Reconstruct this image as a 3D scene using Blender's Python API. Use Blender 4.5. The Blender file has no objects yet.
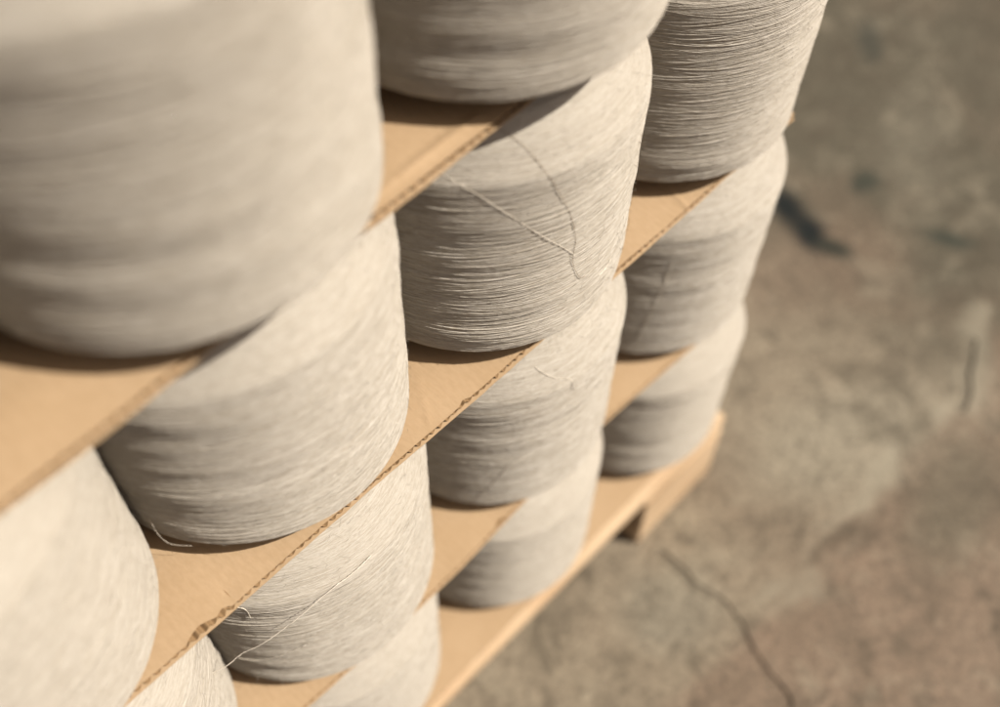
import bpy, math, random
import numpy as np
from mathutils import Vector, Matrix
S = bpy.context.scene
COL = S.collection
# ---------------------------------------------------------------- camera
R = 0.1          # yarn package radius
H = 0.2027       # layer pitch
P = 0.2034       # column pitch
FLOOR = -0.137
cam_d = bpy.data.cameras.new('camera'); cam = bpy.data.objects.new('camera', cam_d); COL.objects.link(cam)
cam.location = (-0.55538, -0.34639, 0.94619)
cam.rotation_mode = 'XYZ'; cam.rotation_euler = (0.564321, -0.004429, -0.814626)
cam_d.sensor_width = 36; cam_d.lens = 1062.8/1000*36
cam_d.shift_y = 0.0725; cam_d.shift_x = -0.0015
cam_d.clip_start = 0.01; cam_d.clip_end = 400
cam_d.dof.use_dof = True; cam_d.dof.focus_distance = 0.64; cam_d.dof.aperture_fstop = 2.5
S.camera = cam
# ---------------------------------------------------------------- light
SUN_AZ = math.radians(301)      # compass-free maths azimuth of the sun (from +x towards +y)
SUN_EL = math.radians(50)
w = bpy.data.worlds.new("World"); S.world = w; w.use_nodes = True
wn = w.node_tree.nodes; wl = w.node_tree.links
sky = wn.new('ShaderNodeTexSky'); sky.sky_type = 'NISHITA'; sky.sun_disc = False
sky.sun_elevation = SUN_EL; sky.sun_rotation = math.pi/2 - SUN_AZ; sky.air_density = 0.6; sky.dust_density = 6.0; sky.ozone_density = 0.0
wl.new(sky.outputs[0], wn['Background'].inputs[0]); wn['Background'].inputs[1].default_value = 0.05
sd = bpy.data.lights.new('sun', 'SUN'); sun = bpy.data.objects.new('sun', sd); COL.objects.link(sun)
sd.energy = 5.0; sd.angle = math.radians(0.6); sd.color = (1.0, 0.94, 0.865)
sv = Vector((math.cos(SUN_EL)*math.cos(SUN_AZ), math.cos(SUN_EL)*math.sin(SUN_AZ), math.sin(SUN_EL)))
sun.rotation_euler = sv.to_track_quat('Z', 'Y').to_euler(); sun.location = sv*3
S.view_settings.view_transform = 'Standard'; S.view_settings.look = 'None'
S.view_settings.exposure = 0.43; S.view_settings.gamma = 1.0
S.render.engine = 'CYCLES'
S.cycles.max_bounces = 8; S.cycles.diffuse_bounces = 5

# ---------------------------------------------------------------- helpers
def link(o, parent=None):
    COL.objects.link(o)
    if parent: o.parent = parent
    return o
def mesh_obj(name, verts, faces, mat, parent=None, smooth=True):
    me = bpy.data.meshes.new(name)
    me.from_pydata([tuple(v) for v in verts], [], [tuple(f) for f in faces]); me.update()
    if smooth: me.polygons.foreach_set('use_smooth', [True]*len(me.polygons))
    me.materials.append(mat)
    return link(bpy.data.objects.new(name, me), parent)
def fast_mesh(name, V, F4, mat, smooth=True, arc=None):
    """quads only"""
    me = bpy.data.meshes.new(name); V = np.asarray(V, np.float32); F4 = np.asarray(F4, np.int32)
    me.vertices.add(len(V)); me.vertices.foreach_set('co', V.ravel())
    me.loops.add(F4.size); me.loops.foreach_set('vertex_index', F4.ravel())
    me.polygons.add(len(F4)); me.polygons.foreach_set('loop_start', np.arange(0, F4.size, 4, dtype=np.int32))
    me.polygons.foreach_set('loop_total', np.full(len(F4), 4, np.int32))
    me.polygons.foreach_set('use_smooth', np.full(len(F4), smooth))
    if arc is not None:
        at = me.attributes.new('arc', 'FLOAT', 'POINT'); at.data.foreach_set('value', np.asarray(arc, np.float32))
    me.materials.append(mat); me.update(calc_edges=True)
    return me
def empty(name, loc, label, cat, group=None, rz=0):
    o = bpy.data.objects.new(name, None); o.location = loc; o.rotation_euler = (0, 0, rz); o.empty_display_size = 0.02
    o['label'] = label; o['category'] = cat
    if group: o['group'] = group
    return link(o)

class N:
    """tiny node-tree builder"""
    def __init__(s, name):
        s.m = bpy.data.materials.new(name); s.m.use_nodes = True; s.t = s.m.node_tree
        s.b = s.t.nodes['Principled BSDF']; s.co = s.t.nodes.new('ShaderNodeTexCoord')
    def n(s, t, **k):
        x = s.t.nodes.new('ShaderNode'+t)
        for a, b in k.items(): setattr(x, a, b)
        return x
    def put(s, sock, v):
        if isinstance(v, bpy.types.NodeSocket): s.t.links.new(v, sock)
        elif v is not None: sock.default_value = v
    def math(s, op, a, b=None, c=None):
        x = s.n('Math', operation=op)
        for i, v in enumerate((a, b, c)): s.put(x.inputs[i], v)
        return x.outputs[0]
    def noise(s, vec, scale, detail=3, rough=.5, dist=0.):
        x = s.n('TexNoise'); s.put(x.inputs['Vector'], vec); x.inputs['Scale'].default_value = scale
        x.inputs['Detail'].default_value = detail; x.inputs['Roughness'].default_value = rough; x.inputs['Distortion'].default_value = dist
        return x.outputs[0]
    def ramp(s, f, stops):
        x = s.n('ValToRGB'); s.put(x.inputs[0], f); e = x.color_ramp.elements
        while len(e) < len(stops): e.new(.5)
        for q, (p, c) in zip(e, stops): q.position = p; q.color = (*c, 1) if len(c) == 3 else c
        return x.outputs[0]
    def mix(s, f, a, b, blend='MIX'):
        x = s.n('Mix', data_type='RGBA', blend_type=blend); s.put(x.inputs[0], f)
        for i, v in ((6, a), (7, b)): s.put(x.inputs[i], (*v, 1) if isinstance(v, tuple) and len(v) == 3 else v)
        return x.outputs[2]
    def mrange(s, v, a, b, c=0., d=1., kind='SMOOTHSTEP'):
        x = s.n('MapRange', interpolation_type=kind); s.put(x.inputs[0], v)
        for i, q in enumerate((a, b, c, d)): x.inputs[1+i].default_value = q
        return x.outputs[0]
    def mapping(s, vec, loc=(0,0,0), rot=(0,0,0), sc=(1,1,1)):
        x = s.n('Mapping'); s.put(x.inputs[0], vec); x.inputs[1].default_value = loc; x.inputs[2].default_value = rot; x.inputs[3].default_value = sc
        return x.outputs[0]
    def bump(s, h, dist, strength=1.):
        x = s.n('Bump'); s.put(x.inputs['Height'], h); x.inputs['Distance'].default_value = dist; x.inputs['Strength'].default_value = strength
        s.t.links.new(x.outputs[0], s.b.inputs['Normal']); return x
    def fin(s, color, rough, sheen=0.):
        s.put(s.b.inputs['Base Color'], color if not isinstance(color, tuple) else (*color, 1)); s.put(s.b.inputs['Roughness'], rough)
        s.b.inputs['Specular IOR Level'].default_value = .25
        if sheen: s.b.inputs['Sheen Weight'].default_value = sheen; s.b.inputs['Sheen Roughness'].default_value = .5
        return s.m

# ---------------------------------------------------------------- materials
ARC_CREASE = .2085
def mat_yarn(name, base, dark):
    k = N(name); ob = k.co.outputs['Object']
    sep = k.n('SeparateXYZ'); k.put(sep.inputs[0], ob); x, y, z0 = sep.outputs
    at = k.n('Attribute', attribute_name='arc'); z = at.outputs['Fac']
    cv = k.n('CombineXYZ'); k.put(cv.inputs[0], x); k.put(cv.inputs[1], y); k.put(cv.inputs[2], z); ob = cv.outputs[0]
    th = k.math('ARCTAN2', y, x)
    def helix(a, K, zf, seed):
        ph = k.math('SUBTRACT', th, k.math('DIVIDE', z, a))
        c = k.n('CombineXYZ'); k.put(c.inputs[0], k.math('MULTIPLY', k.math('COSINE', ph), K)); k.put(c.inputs[1], k.math('MULTIPLY', k.math('SINE', ph), K))
        k.put(c.inputs[2], k.math('MULTIPLY_ADD', z, zf, seed)); return c.outputs[0]
    h1 = k.noise(helix(.0055, 13, 12, 1), 1, 5, .7)
    h2 = k.noise(helix(-.0055, 13, 12, 9), 1, 5, .7)
    flat = k.noise(k.mapping(ob, sc=(6, 6, 640)), 1, 4, .65)       # slubs lying round the package
    fib = k.noise(k.mapping(ob, sc=(55, 55, 2600)), 1, 2, .6)
    hh = k.math('ADD', k.math('MAXIMUM', h1, h2), k.math('MULTIPLY', flat, .8))
    hh = k.math('ADD', hh, k.math('MULTIPLY', fib, .45))
    hh = k.math('MULTIPLY', hh, k.mrange(z, ARC_CREASE-.002, ARC_CREASE+.004, 1., .45))
    k.bump(hh, .0008, 1.)
    t = k.mrange(k.math('ADD', k.math('MULTIPLY', flat, .55), k.math('MULTIPLY', fib, .45)), .36, .62)
    col = k.mix(t, dark, base)
    broad = k.noise(k.mapping(ob, sc=(4, 4, 16)), 1, 2, .5)
    col = k.mix(k.mrange(broad, .35, .7, 0., .35), col, (base[0]*.93, base[1]*.91, base[2]*.86))
    oi = k.n('ObjectInfo'); col = k.mix(k.math('MULTIPLY', oi.outputs['Random'], .5), col, (base[0]*.90, base[1]*.87, base[2]*.82))
    speck = k.noise(k.mapping(ob, sc=(220, 220, 700)), 1, 1, .5)
    col = k.mix(k.mrange(speck, .74, .80, 0., .45), col, (.30, .23, .15))
    return k.fin(col, .95)
YARN = mat_yarn('linen_yarn', (.440, .406, .352), (.240, .208, .158))
def mat_card(name='kraft_cardboard', c=(.365, .255, .148)):
    k = N(name); ob = k.co.outputs['Object']
    fibre = k.noise(k.mapping(ob, sc=(420, 160, 420)), 1, 3, .7)
    blot = k.noise(ob, 14, 4, .6)
    flute = k.math('SINE', k.math('MULTIPLY', k.mapping_x(ob), 2*math.pi/.0060))
    col = k.mix(k.mrange(fibre, .35, .65), (c[0]*.95, c[1]*.94, c[2]*.92), (c[0]*1.03, c[1]*1.03, c[2]*1.04))
    col = k.mix(k.mrange(blot, .35, .75, 0., .4), col, (c[0]*.82, c[1]*.78, c[2]*.7))
    col = k.mix(k.math('MULTIPLY_ADD', flute, .015, .015), col, (c[0]*.7, c[1]*.66, c[2]*.6))
    hh = k.math('ADD', k.math('MULTIPLY', flute, .08), k.math('MULTIPLY', fibre, .08))
    hh = k.math('ADD', hh, k.math('MULTIPLY', blot, 2.2))
    k.bump(hh, .0005, .8)
    return k.fin(col, .78)
def _mx(self, v):
    s = self.n('SeparateXYZ'); self.put(s.inputs[0], v); return s.outputs[0]
N.mapping_x = _mx
CARD = mat_card()
CARD_IN_SHADE = mat_card('cardboard_core_shaded', (.20, .125, .06))  # darker kraft: shade inside the flute holes put into the core colour
def mat_wood(name='pallet_wood'):
    k = N(name); ob = k.co.outputs['Object']
    g = k.noise(k.mapping(ob, sc=(5, 60, 60)), 1, 5, .65, .6)
    b = k.noise(ob, 9, 3, .5)
    col = k.ramp(g, [(.35, (.31, .21, .12)), (.5, (.47, .34, .21)), (.65, (.54, .41, .27))])
    col = k.mix(k.mrange(b, .5, .8, 0., .5), col, (.42, .26, .14))
    k.bump(g, .0012, .6)
    return k.fin(col, .7)
WOOD = mat_wood()
k = N('grey_board_tube'); TUBE = k.fin(k.mix(k.noise(k.co.outputs['Object'], 60), (.34, .28, .20), (.42, .35, .26)), .8)
def mat_thread():
    k = N('loose_yarn'); return k.fin(k.mix(k.noise(k.co.outputs['Object'], 400), (.60, .52, .40), (.76, .70, .60)), .9, .2)
THREAD = mat_thread()
k = N('brown_yarn_end'); THREAD_D = k.fin(k.mix(k.noise(k.co.outputs['Object'], 400), (.20, .15, .10), (.34, .27, .19)), .9)
def mat_floor():
    k = N('worn_concrete'); ob = k.co.outputs['Object']
    n1 = k.noise(ob, 3.2, 5, .6, .5); n2 = k.noise(k.mapping(ob, loc=(3, 7, 1)), 9, 5, .62, .8); n3 = k.noise(ob, 42, 4, .7)
    warp = k.n('TexNoise'); k.put(warp.inputs['Vector'], ob); warp.inputs['Scale'].default_value = 9; warp.inputs['Detail'].default_value = 4
    va = k.n('VectorMath', operation='MULTIPLY_ADD'); k.put(va.inputs[0], warp.outputs['Color']); va.inputs[1].default_value = (.11,.11,0); 
    vb = k.n('VectorMath', operation='SUBTRACT'); k.put(vb.inputs[0], ob); vb.inputs[1].default_value = (.055,.055,0); k.put(va.inputs[2], vb.outputs[0])
    wob = va.outputs[0]
    w2 = k.n('Mix', data_type='VECTOR'); w2.inputs[0].default_value = .35; k.put(w2.inputs[4], ob); k.put(w2.inputs[5], wob); wsm = w2.outputs[1]
    n4 = k.noise(ob, 130, 3, .7); n5 = k.noise(wob, 17, 7, .72)
    def blob(cx, cy, rx, ry, ang, soft=.5):
        mp = k.mapping(wsm, loc=(0,0,0))
        s1 = k.n('VectorMath', operation='SUBTRACT'); k.put(s1.inputs[0], mp); s1.inputs[1].default_value = (cx, cy, 0)
        m2 = k.mapping(s1.outputs[0], rot=(0, 0, -math.radians(ang)))
        m3 = k.mapping(m2, sc=(1/rx, 1/ry, 0))
        L = k.n('VectorMath', operation='LENGTH'); k.put(L.inputs[0], m3)
        return k.mrange(L.outputs['Value'], 1+soft, 1-soft, 0., 1.)
    sx = k.n('SeparateXYZ'); k.put(sx.inputs[0], wob)
    def seg(ax, ay, bx, by, w0, w1):
        d = (bx-ax, by-ay); L2 = d[0]**2+d[1]**2
        ux = k.math('SUBTRACT', sx.outputs[0], ax); uy = k.math('SUBTRACT', sx.outputs[1], ay)
        t = k.math('MINIMUM', k.math('MAXIMUM', k.math('DIVIDE', k.math('ADD', k.math('MULTIPLY', ux, d[0]), k.math('MULTIPLY', uy, d[1])), L2), 0.), 1.)
        ex = k.math('MULTIPLY_ADD', t, -d[0], ux); ey = k.math('MULTIPLY_ADD', t, -d[1], uy)
        dist = k.math('SQRT', k.math('ADD', k.math('MULTIPLY', ex, ex), k.math('MULTIPLY', ey, ey)))
        return k.mrange(dist, w0, w1, 1., 0.)
    def chain(pts, w0, w1):
        r = None
        for (a, b) in zip(pts, pts[1:]):
            q = seg(*a, *b, w0, w1); r = q if r is None else k.math('MAXIMUM', r, q)
        return r
    sheet = (.250, .205, .145); rust = (.205, .145, .100); olive = (.092, .080, .054); pale = (.31, .27, .195); dark = (.060, .048, .030)
    far = k.mrange(sx.outputs[0], .26, .52)
    side = k.mrange(sx.outputs[1], -.235, -.275)
    col = k.mix(far, sheet, olive)
    col = k.mix(k.math('MULTIPLY', side, .9), col, rust)
    col = k.mix(k.mrange(n1, .48, .66, 0., .5), col, (.155, .112, .075))
    for b in FLOOR_TINT: col = k.mix(k.math('MULTIPLY', blob(*b[1:]), b[0][3]), col, b[0][:3])
    col = k.mix(k.mrange(n2, .54, .70, 0., .45), col, pale)
    col = k.mix(k.mrange(n2, .47, .32, 0., .55), col, dark)
    col = k.mix(k.mrange(n3, .3, .7, 0., .25), col, (.12, .095, .065))
    col = k.mix(k.mrange(n4, .38, .70, 0., .55), col, (.035, .03, .022))
    col = k.mix(k.mrange(n4, .40, .24, 0., .5), col, (.34, .30, .22))
    col = k.mix(k.mrange(n5, .50, .34, 0., .6), col, (.070, .056, .038))
    col = k.mix(k.mrange(n5, .53, .72, 0., .38), col, (.34, .29, .21))
    rim = chain([(.50,-.21),(.432,-.235),(.357,-.262),(.263,-.232),(.19,-.245),(.127,-.262),(.05,-.262),(-.03,-.25)], .004, .03)
    col = k.mix(k.math('MULTIPLY', rim, k.mrange(n2, .38, .55, .0, .42)), col, (.30, .27, .20))
    for b in FLOOR_DARK: col = k.mix(k.math('MULTIPLY', blob(*b[1:]), b[0][3]), col, b[0][:3])
    sx = k.n('SeparateXYZ'); k.put(sx.inputs[0], wsm)
    crack = chain([(-.055,-.12),(-.062,-.17),(-.058,-.21),(-.075,-.255),(-.10,-.33)], .002, .006)
    crack = k.math('MAXIMUM', crack, chain([(.45,-.222),(.40,-.244),(.35,-.266)], .003, .008))
    col = k.mix(k.math('MULTIPLY', crack, k.mrange(n2, .42, .58, .04, .42)), col, (.05, .038, .025))
    hh = k.math('SUBTRACT', k.math('ADD', k.math('MULTIPLY', n2, 1.), k.math('MULTIPLY', n3, .3)), crack)
    k.bump(hh, .008, .7)
    col = k.mix(1., col, (.90, .89, .87), 'MULTIPLY')
    return k.fin(col, .8)
# ---------------------------------------------------------------- floor
PALE = (.36, .32, .23)
FLOOR_TINT = [((.30,.265,.195,.75), .22, -.19, .13, .065, -20, .6), ((.19,.135,.092,.6), .40, .0, .13, .07, -30, .6),
              ((.085,.080,.053,.6), .24, -.33, .10, .05, 10, .6), ((.19,.17,.125,.45), .72, .02, .12, .05, 30, .6), ((.22,.195,.145,.8), -.10, -.17, .05, .05, 0, .5)]
FLOOR_DARK = [((.006,.008,.007,1.), .484, .076, .036, .021, 60, .6), ((.006,.008,.007,1.), .462, .026, .034, .023, 62, .6), ((.02,.022,.015,.9), .463, -.014, .026, .014, -70, .5),
              ((.03,.034,.024,.85), .599, .026, .024, .016, 0, .6), ((.03,.034,.024,.85), .588, -.118, .034, .014, -62, .6), ((.04,.04,.03,.7), .864, .192, .05, .018, 30, .5)]
FM = mat_floor()
gv, gf = [], []
g = mesh_obj('floor', [(-60,-60,0),(60,-60,0),(60,60,0),(-60,60,0)], [(0,1,2,3)], FM, smooth=False)
g.location = (0, 0, FLOOR); g['kind'] = 'structure'

# ---------------------------------------------------------------- yarn packages
rng = np.random.default_rng(11)
G = .015          # the card tube stands this much proud below the windings
PROF = [(.034,G+.001),(.060,G+.0003),(.086,G),(.0940,G+.0004),(.0972,G+.0016),(.0983,G+.0042),(.0987,G+.012),(.0993,G+.060),(.1002,G+.105),(.1012,G+.1440),(.1011,G+.1475),(.0992,G+.1505),(.0900,.1785),(.080,.1895),(.068,.1940),(.056,.1955),(.042,.1960),(.031,.1955)]
def prof_fn():
    p = np.array(PROF); d = np.r_[0, np.cumsum(np.hypot(*np.diff(p, axis=0).T))]; d /= d[-1]
    # smooth resample
    s = np.linspace(0, 1, 600); r = np.interp(s, d, p[:,0]); z = np.interp(s, d, p[:,1])
    ker = np.ones(5)/5; rr = np.convolve(np.pad(r, 2, 'edge'), ker, 'valid'); zz = np.convolve(np.pad(z, 2, 'edge'), ker, 'valid')
    return s, rr, zz
PS, PR, PZ = prof_fn()
NR = np.gradient(PZ, PS); NZ = -np.gradient(PR, PS); _l = np.hypot(NR, NZ); NR /= _l; NZ /= _l
LEN = float(np.hypot(*np.diff(np.array(PROF), axis=0).T).sum()); S0 = .062/LEN
_pa = np.array(PROF); SC = float(np.hypot(*np.diff(_pa[:12], axis=0).T).sum())/LEN     # arc parameter of the shoulder crease
def surf(s, th, off, lump):
    """point on the package at arc parameter s and angle th, lifted by off"""
    r = np.interp(s, PS, PR); z = np.interp(s, PS, PZ); nr = np.interp(s, PS, NR); nz = np.interp(s, PS, NZ)
    o = off + lump(s, th)
    return np.stack([(r+nr*o)*np.cos(th), (r+nr*o)*np.sin(th), z+nz*o], -1)
def make_yarn_mesh(name, seed):
    rg = np.random.default_rng(seed)
    comp = [(rg.uniform(8, 90), int(rg.integers(1, 5)), rg.uniform(0, 6.28)) for _ in range(14)]
    fine = [(rg.uniform(230, 1000), int(rg.integers(-5, 6)), rg.uniform(0, 6.28), int(rg.integers(1, 7)), rg.uniform(0, 6.28)) for _ in range(26)]
    def lump(s, th):
        t = 0
        for f, n, ph in comp: t = t + np.sin(f*s + n*th + ph)
        u = 0
        for f, n, ph, m, p2 in fine: u = u + np.sin(f*s + n*th + ph + 0.7*np.sin(m*th+p2))*(.65+.35*np.sin(m*th*1.0+9*s+p2))
        return (t*0.00011+u*.000042)*np.clip((s-.1)*12, 0, 1)*(1-.65*np.clip((s-SC+.01)*60, 0, 1))
    V, F, A = [], [], []; base = 0
    ns, nt = 560, 220
    ss = np.linspace(0, 1, ns); tt = np.linspace(0, 2*np.pi, nt, endpoint=False)
    g = surf(ss[:,None]+0*tt[None], 0*ss[:,None]+tt[None], 0, lump); V.append(g.reshape(-1, 3)); A.append(np.repeat(ss, nt))
    i, j = np.meshgrid(np.arange(ns-1), np.arange(nt), indexing='ij'); j2 = (j+1) % nt
    F.append(np.stack([i*nt+j, i*nt+j2, (i+1)*nt+j2, (i+1)*nt+j], -1).reshape(-1, 4)); base = ns*nt
    # closed underside
    # windings : crossing helices
    for fam in (1, -1):
        for q in range(88):
            turns = rg.uniform(5.5, 8.5) if rg.random() < .6 else rg.uniform(2.6, 5.0); n = int(turns*88)
            u = np.linspace(0, 1, n)
            s = S0 + (.985-S0)*u + .0035*np.sin(u*rg.uniform(20, 60)+rg.uniform(0, 6))+.0018*np.sin(u*rg.uniform(80, 160)+rg.uniform(0, 6))
            if rg.random() < .25: s = S0+(.80-S0)*u    # reversals short of the shoulder
            th = rg.uniform(0, 6.283) + fam*turns*2*np.pi*u
            rad = rg.uniform(.00016, .00027) if rg.random() < .78 else rg.uniform(.00027, .0004); lift = rg.uniform(-.00012, .00022) + .00022*np.sin(u*rg.uniform(15, 50)+rg.uniform(0, 6))
            lift = np.where(s > SC, lift*.3-.00008, lift)
            dsn = rad/LEN
            a = [surf(s-dsn*1.05, th, -.0004+lift, lump), surf(s-dsn*.55, th, lift+rad*.75, lump), surf(s+dsn*.55, th, lift+rad*.75, lump), surf(s+dsn*1.05, th, -.0004+lift, lump)]
            g = np.stack(a, 1); V.append(g.reshape(-1, 3)); A.append(np.repeat(s, 4)+rg.uniform(0, .6))
            i, j = np.meshgrid(np.arange(n-1), np.arange(3), indexing='ij')
            f = np.stack([base+i*4+j, base+i*4+j+1, base+(i+1)*4+j+1, base+(i+1)*4+j], -1).reshape(-1, 4)
            F.append(f if fam < 0 else f[:, ::-1]); base += n*4
    # fuzz : short fibres lifting off the windings
    for q in range(1900):
        s0 = rg.uniform(S0+.01, .93); t0 = rg.uniform(0, 6.283); L = rg.uniform(.015, .06)*rg.choice([-1, 1]); ds = rg.normal(0, .012); hgt = abs(rg.normal(0, .0014))
        m = 6; u = np.linspace(0, 1, m)
        s = s0 + ds*u; th = t0 + L*u; off = .0003 + hgt*np.sin(u*rg.uniform(1.5, 3.0))
        wd = .00009
        a = [surf(s-wd/LEN, th, off, lump), surf(s+wd/LEN, th, off+wd, lump)]
        g = np.stack(a, 1); V.append(g.reshape(-1, 3)); A.append(np.repeat(s, 2)); i = np.arange(m-1)
        F.append(np.stack([base+i*2, base+i*2+1, base+i*2+3, base+i*2+2], -1)); base += m*2
    return fast_mesh(name, np.concatenate(V), np.concatenate(F), YARN, arc=np.concatenate(A)*LEN)
YM = [make_yarn_mesh('yarn_winding', 5+i) for i in range(3)]
def tube_mesh():
    n = 48; V, F = [], []
    for r, z in ((.032,.0),(.032,.1983),(.029,.1983),(.029,.0)):
        V += [(r*math.cos(2*math.pi*i/n), r*math.sin(2*math.pi*i/n), z) for i in range(n)]
    for a in range(4):
        b = (a+1) % 4
        F += [(a*n+i, a*n+(i+1) % n, b*n+(i+1) % n, b*n+i) for i in range(n)]
    me = bpy.data.meshes.new('core_tube'); me.from_pydata(V, [], F); me.materials.append(TUBE); me.update(); return me
TM = tube_mesh()
CX = {'Z': -.600, 'A': -2*P, 'B': -P, 'C': 0}
OFF = {'A3':(-.0012,-.0023),'A2':(.0085,.0112),'A1':(.0050,.0019),'A0':(.0015,.0035),'B3':(-.0035,-.0040),'B2':(-.0026,.0035),'B1':(.0015,-.0007),'B0':(0,-.0017),
       'C3':(0,.001),'C2':(-.0060,.0060),'C1':(-.0008,.0009),'C0':(.0007,-.0066),'Z3':(-.003,.003),'Z2':(.006,.002),'Z1':(.006,.0),'Z0':(.002,.0)}
LAB = {
 'Z3':'yarn cone cut off by the left photo edge, beside the large blurred foreground cone',
 'Z2':'pale yarn cone at the lower left photo edge, under the blurred near cardboard flap',
 'Z1':'yarn cone at the bottom photo edge, mostly hidden beneath the torn cardboard edge',
 'Z0':'lowest yarn cone of the nearest column, below the one at the bottom photo edge',
 'A3':'largest, strongly blurred yarn cone filling the upper left foreground',
 'A2':'yarn cone directly below the large blurred foreground cone, on the long sheet with torn edge',
 'A1':'yarn cone under the torn fluted cardboard edge, crossed by stray threads',
 'A0':'yarn cone at the bottom photo edge beside the lowest cardboard, lowest of its column',
 'B3':'yarn cone cut off by the top photo edge at centre, above the sharp middle cone',
 'B2':'sharp yarn cone in the middle with two loose threads crossing its side',
 'B1':'yarn cone directly below the sharp middle cone, with a curled thread on its shoulder',
 'B0':'lowest yarn cone of the middle column, resting just above the pallet deck',
 'C3':'yarn cone above the top photo edge, topmost on the end column of the stack',
 'C2':'sharp dark-sided yarn cone at the top of the picture, nearest to the bare floor',
 'C1':'second yarn cone down in the end column beside the bare concrete floor',
 'C0':'lowest yarn cone of the end column, standing over the corner block of the pallet'}
SHIFT_ROT = {}
CONES = {}
def surf_z0(k): return k*H - G
proto = None
def make_cone(key, label):
    c, k = key[0], int(key[1]); dx, dy = OFF[key]
    rz = rng.uniform(0, 6.28)
    t = empty('yarn_cone', (CX[c]+dx, dy, surf_z0(k)), label, 'yarn cone', 'yarn cones stacked in columns', rz)
    i = len(CONES) % 3
    link(bpy.data.objects.new('yarn', YM[i]), t); link(bpy.data.objects.new('core_tube', TM), t)
    CONES[key] = t; return t
for key in ['B2','C2','A2','A1','B1','A3','B3','C1','C0','B0','A0','Z2','Z1','Z3','C3']:
    make_cone(key, LAB[key])

BACK = {'Z': 'added second-row yarn cone that keeps the gaps dark, nearest column', 'A': 'added second-row yarn cone that keeps the gaps dark, large blurred cone column',
        'B': 'added second-row yarn cone that keeps the gaps dark, middle column', 'C': 'added second-row yarn cone that keeps the gaps dark, end column'}
LVL = ['lowest, on the pallet', 'second from the pallet', 'third from the pallet', 'topmost']
for c in 'ZABC':  # back row added to block skylight so the gaps between columns stay dark
    for k_ in range(4):
        key = c+'R%d' % k_
        t = empty('yarn_cone', (CX[c]+rng.uniform(-.002, .002), .2045+rng.uniform(-.002, .002), surf_z0(k_)), BACK[c]+', '+LVL[k_], 'yarn cone', 'second-row yarn cones added to darken the gaps', rng.uniform(0, 6.28))
        link(bpy.data.objects.new('yarn', YM[k_ % 3]), t); link(bpy.data.objects.new('core_tube', TM), t)
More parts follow.
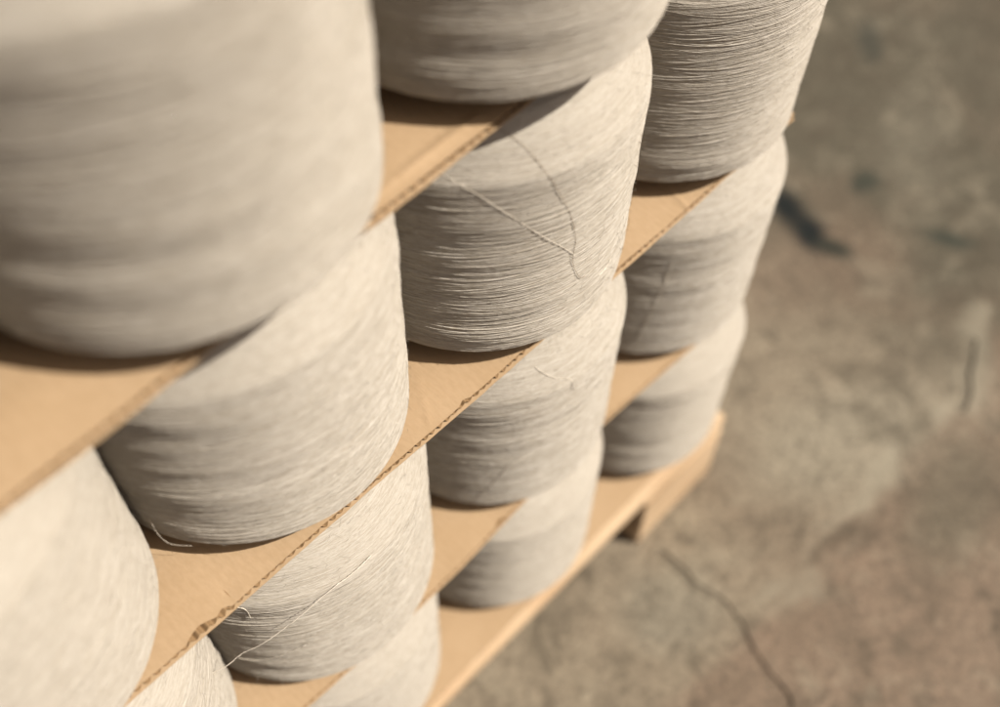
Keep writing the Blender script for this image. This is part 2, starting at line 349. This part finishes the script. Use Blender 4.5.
# ---------------------------------------------------------------- cardboard sheets
def make_sheet(k, label, x0, x1, y0fn, y1, rag, seed, crease=()):
    """corrugated sheet whose top lies at z = k*H; y0fn(x) is its front edge. liners + fluted core"""
    T = .0047; z0 = k*H - G - T - .0003; rg = np.random.default_rng(seed)
    t = empty('cardboard_sheet', ((x0+x1)/2, 0, z0), label, 'cardboard sheet', 'cardboard sheets between the layers')
    cx = (x0+x1)/2
    nx = 520; xs = np.linspace(x0, x1, nx)
    ph = [(rg.uniform(20, 60), rg.uniform(0, 6)), (rg.uniform(90, 200), rg.uniform(0, 6)), (rg.uniform(300, 700), rg.uniform(0, 6))]
    def jag(a, sd):
        r2 = np.random.default_rng(sd); s = np.zeros(nx)
        for n_, am in ((10, .7), (40, .5), (130, .35)):
            s += am*np.interp(np.linspace(0, 1, nx), np.linspace(0, 1, n_), r2.normal(size=n_))
        return s*a
    dn = [(rg.uniform(x0, x1), rg.uniform(-.09, .02), rg.uniform(.006, .02), rg.uniform(-.0006, .0005)) for _ in range(60)]
    sag0 = lambda x, y: -.0009*(1-np.cos(2*np.pi*(x)/P))*np.clip((-.05-y)/.05, 0, 1)
    def sag(x, y):
        z = sag0(x, y)
        for a, b, r_, h_ in dn: z = z + h_*np.exp(-((x-a)**2+(y-b)**2)/r_**2)
        return z
    def crz(x, y):
        z = 0
        for (ax, ay, bx, by, amp, wd) in crease:
            d = np.array([bx-ax, by-ay]); L = np.hypot(*d); d /= L
            u = (x-ax)*d[0]+(y-ay)*d[1]; v = -(x-ax)*d[1]+(y-ay)*d[0]
            z = z + amp*np.exp(-(v/wd)**2)*np.clip(u/.01, 0, 1)*np.clip((L-u)/.01, 0, 1)
        return z
    yf = y0fn(xs)
    rows = np.r_[0, .0015, .004, .008, .013, .02, .03, .04, .055, .075, .1, .14, .2, .3, .4, y1+.09]
    tears = rag
    for nm, zb, th, off, sd in (('top_liner', T-.0005, .0005, .0009, 1), ('bottom_liner', 0, .0005, -.0005, 2)):
        e = yf + jag(.00035, seed*7+sd) + off
        if nm == 'top_liner':
            for (tx, tw, td) in tears: e = e + td*np.clip(1-np.abs((xs-tx)/tw), 0, 1)**.6
        Y = e[:,None]+rows[None]; X = xs[:,None]+0*Y; Y = np.minimum(Y, y1)
        zt = zb+sag(X, Y)+crz(X, Y)
        top = np.stack([X-cx, Y, zt+th], -1); bot = np.stack([X-cx, Y, zt], -1)
        m = len(rows); V = np.concatenate([top.reshape(-1,3), bot.reshape(-1,3)]); b = nx*m
        i, j = np.meshgrid(np.arange(nx-1), np.arange(m-1), indexing='ij')
        f1 = np.stack([i*m+j, (i+1)*m+j, (i+1)*m+j+1, i*m+j+1], -1).reshape(-1,4)
        f2 = f1[:, ::-1]+b
        i = np.arange(nx-1); j = np.arange(m-1)
        e1 = np.stack([i*m, i*m+b, (i+1)*m+b, (i+1)*m], -1)
        e2 = np.stack([i*m+m-1, (i+1)*m+m-1, (i+1)*m+m-1+b, i*m+m-1+b], -1)
        e3 = np.stack([j, j+1, j+1+b, j+b], -1); q = (nx-1)*m
        e4 = np.stack([q+j, q+j+b, q+j+1+b, q+j+1], -1)
        link(bpy.data.objects.new(nm, fast_mesh(nm, V, np.concatenate([f1, f2, e1, e2, e3, e4]), CARD, smooth=False)), t)
    # fluted core
    lam = .0064; nf = int((x1-x0)/lam*12); xf = np.linspace(x0+.0005, x1-.0005, nf)
    e = np.interp(xf, xs, yf)+.0010 + .0006*np.sin(xf*900)*np.sin(xf*170)
    hz = T/2 + (T/2-.00055)*np.sin(2*np.pi*xf/lam)
    rr = np.array([0, .02, .05, .1, .2, y1+.088]); Y = np.minimum(e[:,None]+rr[None], y1-.001); X = xf[:,None]+0*Y
    Z = hz[:,None]+sag(X, Y)+crz(X, Y)
    tk = .0003; m = len(rr); V = np.concatenate([np.stack([X-cx, Y, Z+tk], -1).reshape(-1,3), np.stack([X-cx, Y, Z-tk], -1).reshape(-1,3)]); b = nf*m
    i, j = np.meshgrid(np.arange(nf-1), np.arange(m-1), indexing='ij')
    f1 = np.stack([i*m+j, (i+1)*m+j, (i+1)*m+j+1, i*m+j+1], -1).reshape(-1,4); i = np.arange(nf-1)
    link(bpy.data.objects.new('fluting', fast_mesh('fluting', V, np.concatenate([f1, f1[:, ::-1]+b, np.stack([i*m, i*m+b, (i+1)*m+b, (i+1)*m], -1)]), CARD_IN_SHADE)), t)
    return t
YB = .30
make_sheet(3, 'blurred upper cardboard sheet under the large foreground cone, with a ridge along its edge', -.78, .045, lambda x: -.0655+.0278*x, YB, [], 3,
           crease=((-.36, -.064, -.265, -.0655, .0011, .003),))
make_sheet(2, 'long sharp cardboard sheet with torn fluted edge, under the middle cones', -.80, .062, lambda x: -.0765+.0055*x, YB,
           [(-.508, .011, .0042), (-.493, .005, .003), (-.30, .004, .0022)], 5,
           crease=((-.075, -.09, -.055, -.0, .0008, .0022), (-.33, -.078, -.30, -.03, .0003, .002)))
make_sheet(1, 'lower cardboard sheet under the second layer of cones, edge slightly wavy and blurred', -.80, -.020, lambda x: -.0815+.003*np.sin(x*16+4.2), YB, [(-.27,.006,.003)], 7)
make_sheet(0, 'lowest cardboard sheet lying on the wooden pallet deck', -.80, .058, lambda x: -.0885+.012*x, YB, [], 9)

# ---------------------------------------------------------------- pallet
def board(name, x0, x1, y0, y1, z0, z1, parent, seed, bev=.0018):
    import bmesh
    bm = bmesh.new(); bmesh.ops.create_cube(bm, size=1)
    for v in bm.verts: v.co = Vector(((v.co.x)*(x1-x0), v.co.y*(y1-y0), v.co.z*(z1-z0)))
    bmesh.ops.bevel(bm, geom=bm.edges[:], offset=bev, segments=2, affect='EDGES')
    me = bpy.data.meshes.new(name); bm.to_mesh(me); bm.free(); me.materials.append(WOOD)
    o = bpy.data.objects.new(name, me); link(o, parent)
    o.location = ((x0+x1)/2-parent.location.x, (y0+y1)/2-parent.location.y, (z0+z1)/2-parent.location.z); return o
pal = empty('pallet', (-.36, .1, FLOOR), 'low pale wooden pallet carrying the whole stack of yarn cones', 'pallet')
for i, y in enumerate(np.linspace(-.097, .26, 4)): board('deck_board', -.80, .070, y, y+.085, -.0245-G, -.0045-G, pal, i)
for i, (xa, xb) in enumerate(((-.064, .069), (-.53, -.41), (-.795, -.675))):
    for j, (ya, yb) in enumerate(((-.0985, -.012), (.07, .16), (.25, .34))):
        board('block', xa, xb, ya, yb, FLOOR+.001, -.0265-G, pal, i)


# ---------------------------------------------------------------- loose yarn ends lying on the cones
def thread(key, pts, rad=.00032, name='loose_thread', lay=True, mat=None):
    p = CONES[key]; inv = Matrix.Rotation(-p.rotation_euler.z, 4, 'Z') @ Matrix.Translation(-p.location)
    # Catmull-Rom resample
    ax = Vector((p.location.x, p.location.y, 0)); q = []
    for a in pts:
        v = Vector(a); d_ = Vector((v.x-ax.x, v.y-ax.y, 0)).normalized(); q.append(v+d_*.0009+Vector((0,0,.0004)))
    q = [q[0]*2-q[1]] + q + [q[-1]*2-q[-2]]; c = []
    for i in range(1, len(q)-2):
        for u in np.linspace(0, 1, 14, endpoint=False):
            a, b, d, e = q[i-1:i+3]
            c.append(.5*((2*b)+(-a+d)*u+(2*a-5*b+4*d-e)*u*u+(-a+3*b-3*d+e)*u**3))
    c.append(q[-2])
    if True:
        for v in c:
            zl = v.z-p.location.z; r_ = np.interp(zl, [a[1] for a in PROF[2:]], [a[0] for a in PROF[2:]])+.0009
            d_ = Vector((v.x-ax.x, v.y-ax.y, 0))
            if not lay: r_ = max(r_+.0008, d_.length)
            d_.normalize(); v.x = ax.x+d_.x*r_; v.y = ax.y+d_.y*r_
    n = len(c); V, F = [], []; rg = random.Random(key+str(n))
    for i, v in enumerate(c):
        t = (c[min(i+1, n-1)]-c[max(i-1, 0)]).normalized(); s_ = t.cross(Vector((0,0,1))).normalized(); o = s_.cross(t)
        v = v + s_*rg.gauss(0, rad*.35)
        r = rad*rg.uniform(.6, 1.4)*(1 if 0 < i < n-1 else .4)
        for m in range(6):
            a = m*math.pi/3+i*.5
            V.append(inv @ (v+s_*r*math.cos(a)+o*r*math.sin(a)))
    for i in range(n-1):
        for m in range(6): F.append((i*6+m, i*6+(m+1) % 6, (i+1)*6+(m+1) % 6, (i+1)*6+m))
    return mesh_obj(name, V, F, mat or THREAD, p)
thread('B2', [(-0.2470,-0.0500,0.5760),(-0.2462,-0.0640,0.5700),(-0.2458,-0.0768,0.5623),(-0.2444,-0.0885,0.5517),(-0.2382,-0.0924,0.5356),(-0.231,-0.0956,0.5165),(-0.2251,-0.0968,0.4927),(-0.2257,-0.0966,0.4743),(-0.2186,-0.0975,0.4547),(-0.2132,-0.098,0.4514)], .00014, mat=THREAD_D)
thread('B2', [(-0.2868,-0.0404,0.5662),(-0.2848,-0.0504,0.5592),(-0.279,-0.0679,0.5501),(-0.2678,-0.0796,0.5341),(-0.2537,-0.0882,0.5153),(-0.227,-0.0965,0.4821),(-0.2248,-0.0967,0.4719)], .00014)
thread('B1', [(-0.2327,-0.0692,0.3681),(-0.2313,-0.08,0.362),(-0.2282,-0.0912,0.357),(-0.2203,-0.0972,0.3523),(-0.2196,-0.1001,0.3424)], (.00024))
thread('A1', [(-0.514,-0.0578,0.2925),(-0.5035,-0.064,0.2985),(-0.4925,-0.068,0.306),(-0.4798,-0.077,0.3168),(-0.4551,-0.0882,0.3366),(-0.4354,-0.0935,0.3495),(-0.4194,-0.0955,0.3525),(-0.4038,-0.0948,0.3546)], 0.00026, lay=False)
thread('A1', [(-0.5062,-0.0455,0.2466),(-0.4945,-0.0500,0.2466),(-0.4834,-0.0595,0.2510),(-0.4649,-0.079,0.2720),(-0.4509,-0.0868,0.2816)], .00024)
thread('B1', [(-0.292,-0.050,0.195),(-0.286,-0.0585,0.2050),(-0.28,-0.0655,0.2170),(-0.2717,-0.0752,0.2410),(-0.2622,-0.0827,0.2660),(-0.2475,-0.0910,0.2758)], .00027)
thread('C1', [(-0.0707,-0.0732,0.327),(-0.0725,-0.0715,0.3),(-0.0762,-0.0674,0.2684),(-0.0799,-0.0613,0.2234)], .00022)
thread('A1', [(-0.4808,-0.0598,0.3493),(-0.4782,-0.0655,0.3454),(-0.4784,-0.0662,0.3305)], .00025)
thread('B2', [(-0.1853,-0.096,0.4431),(-0.1908,-0.0969,0.4399),(-0.1984,-0.0978,0.4395)], .00025)
thread('A2', [(-0.4900,-0.0248,0.430),(-0.4915,-0.0290,0.4180),(-0.4895,-0.0350,0.4105),(-0.4820,-0.0440,0.4095)], .00010, lay=False)
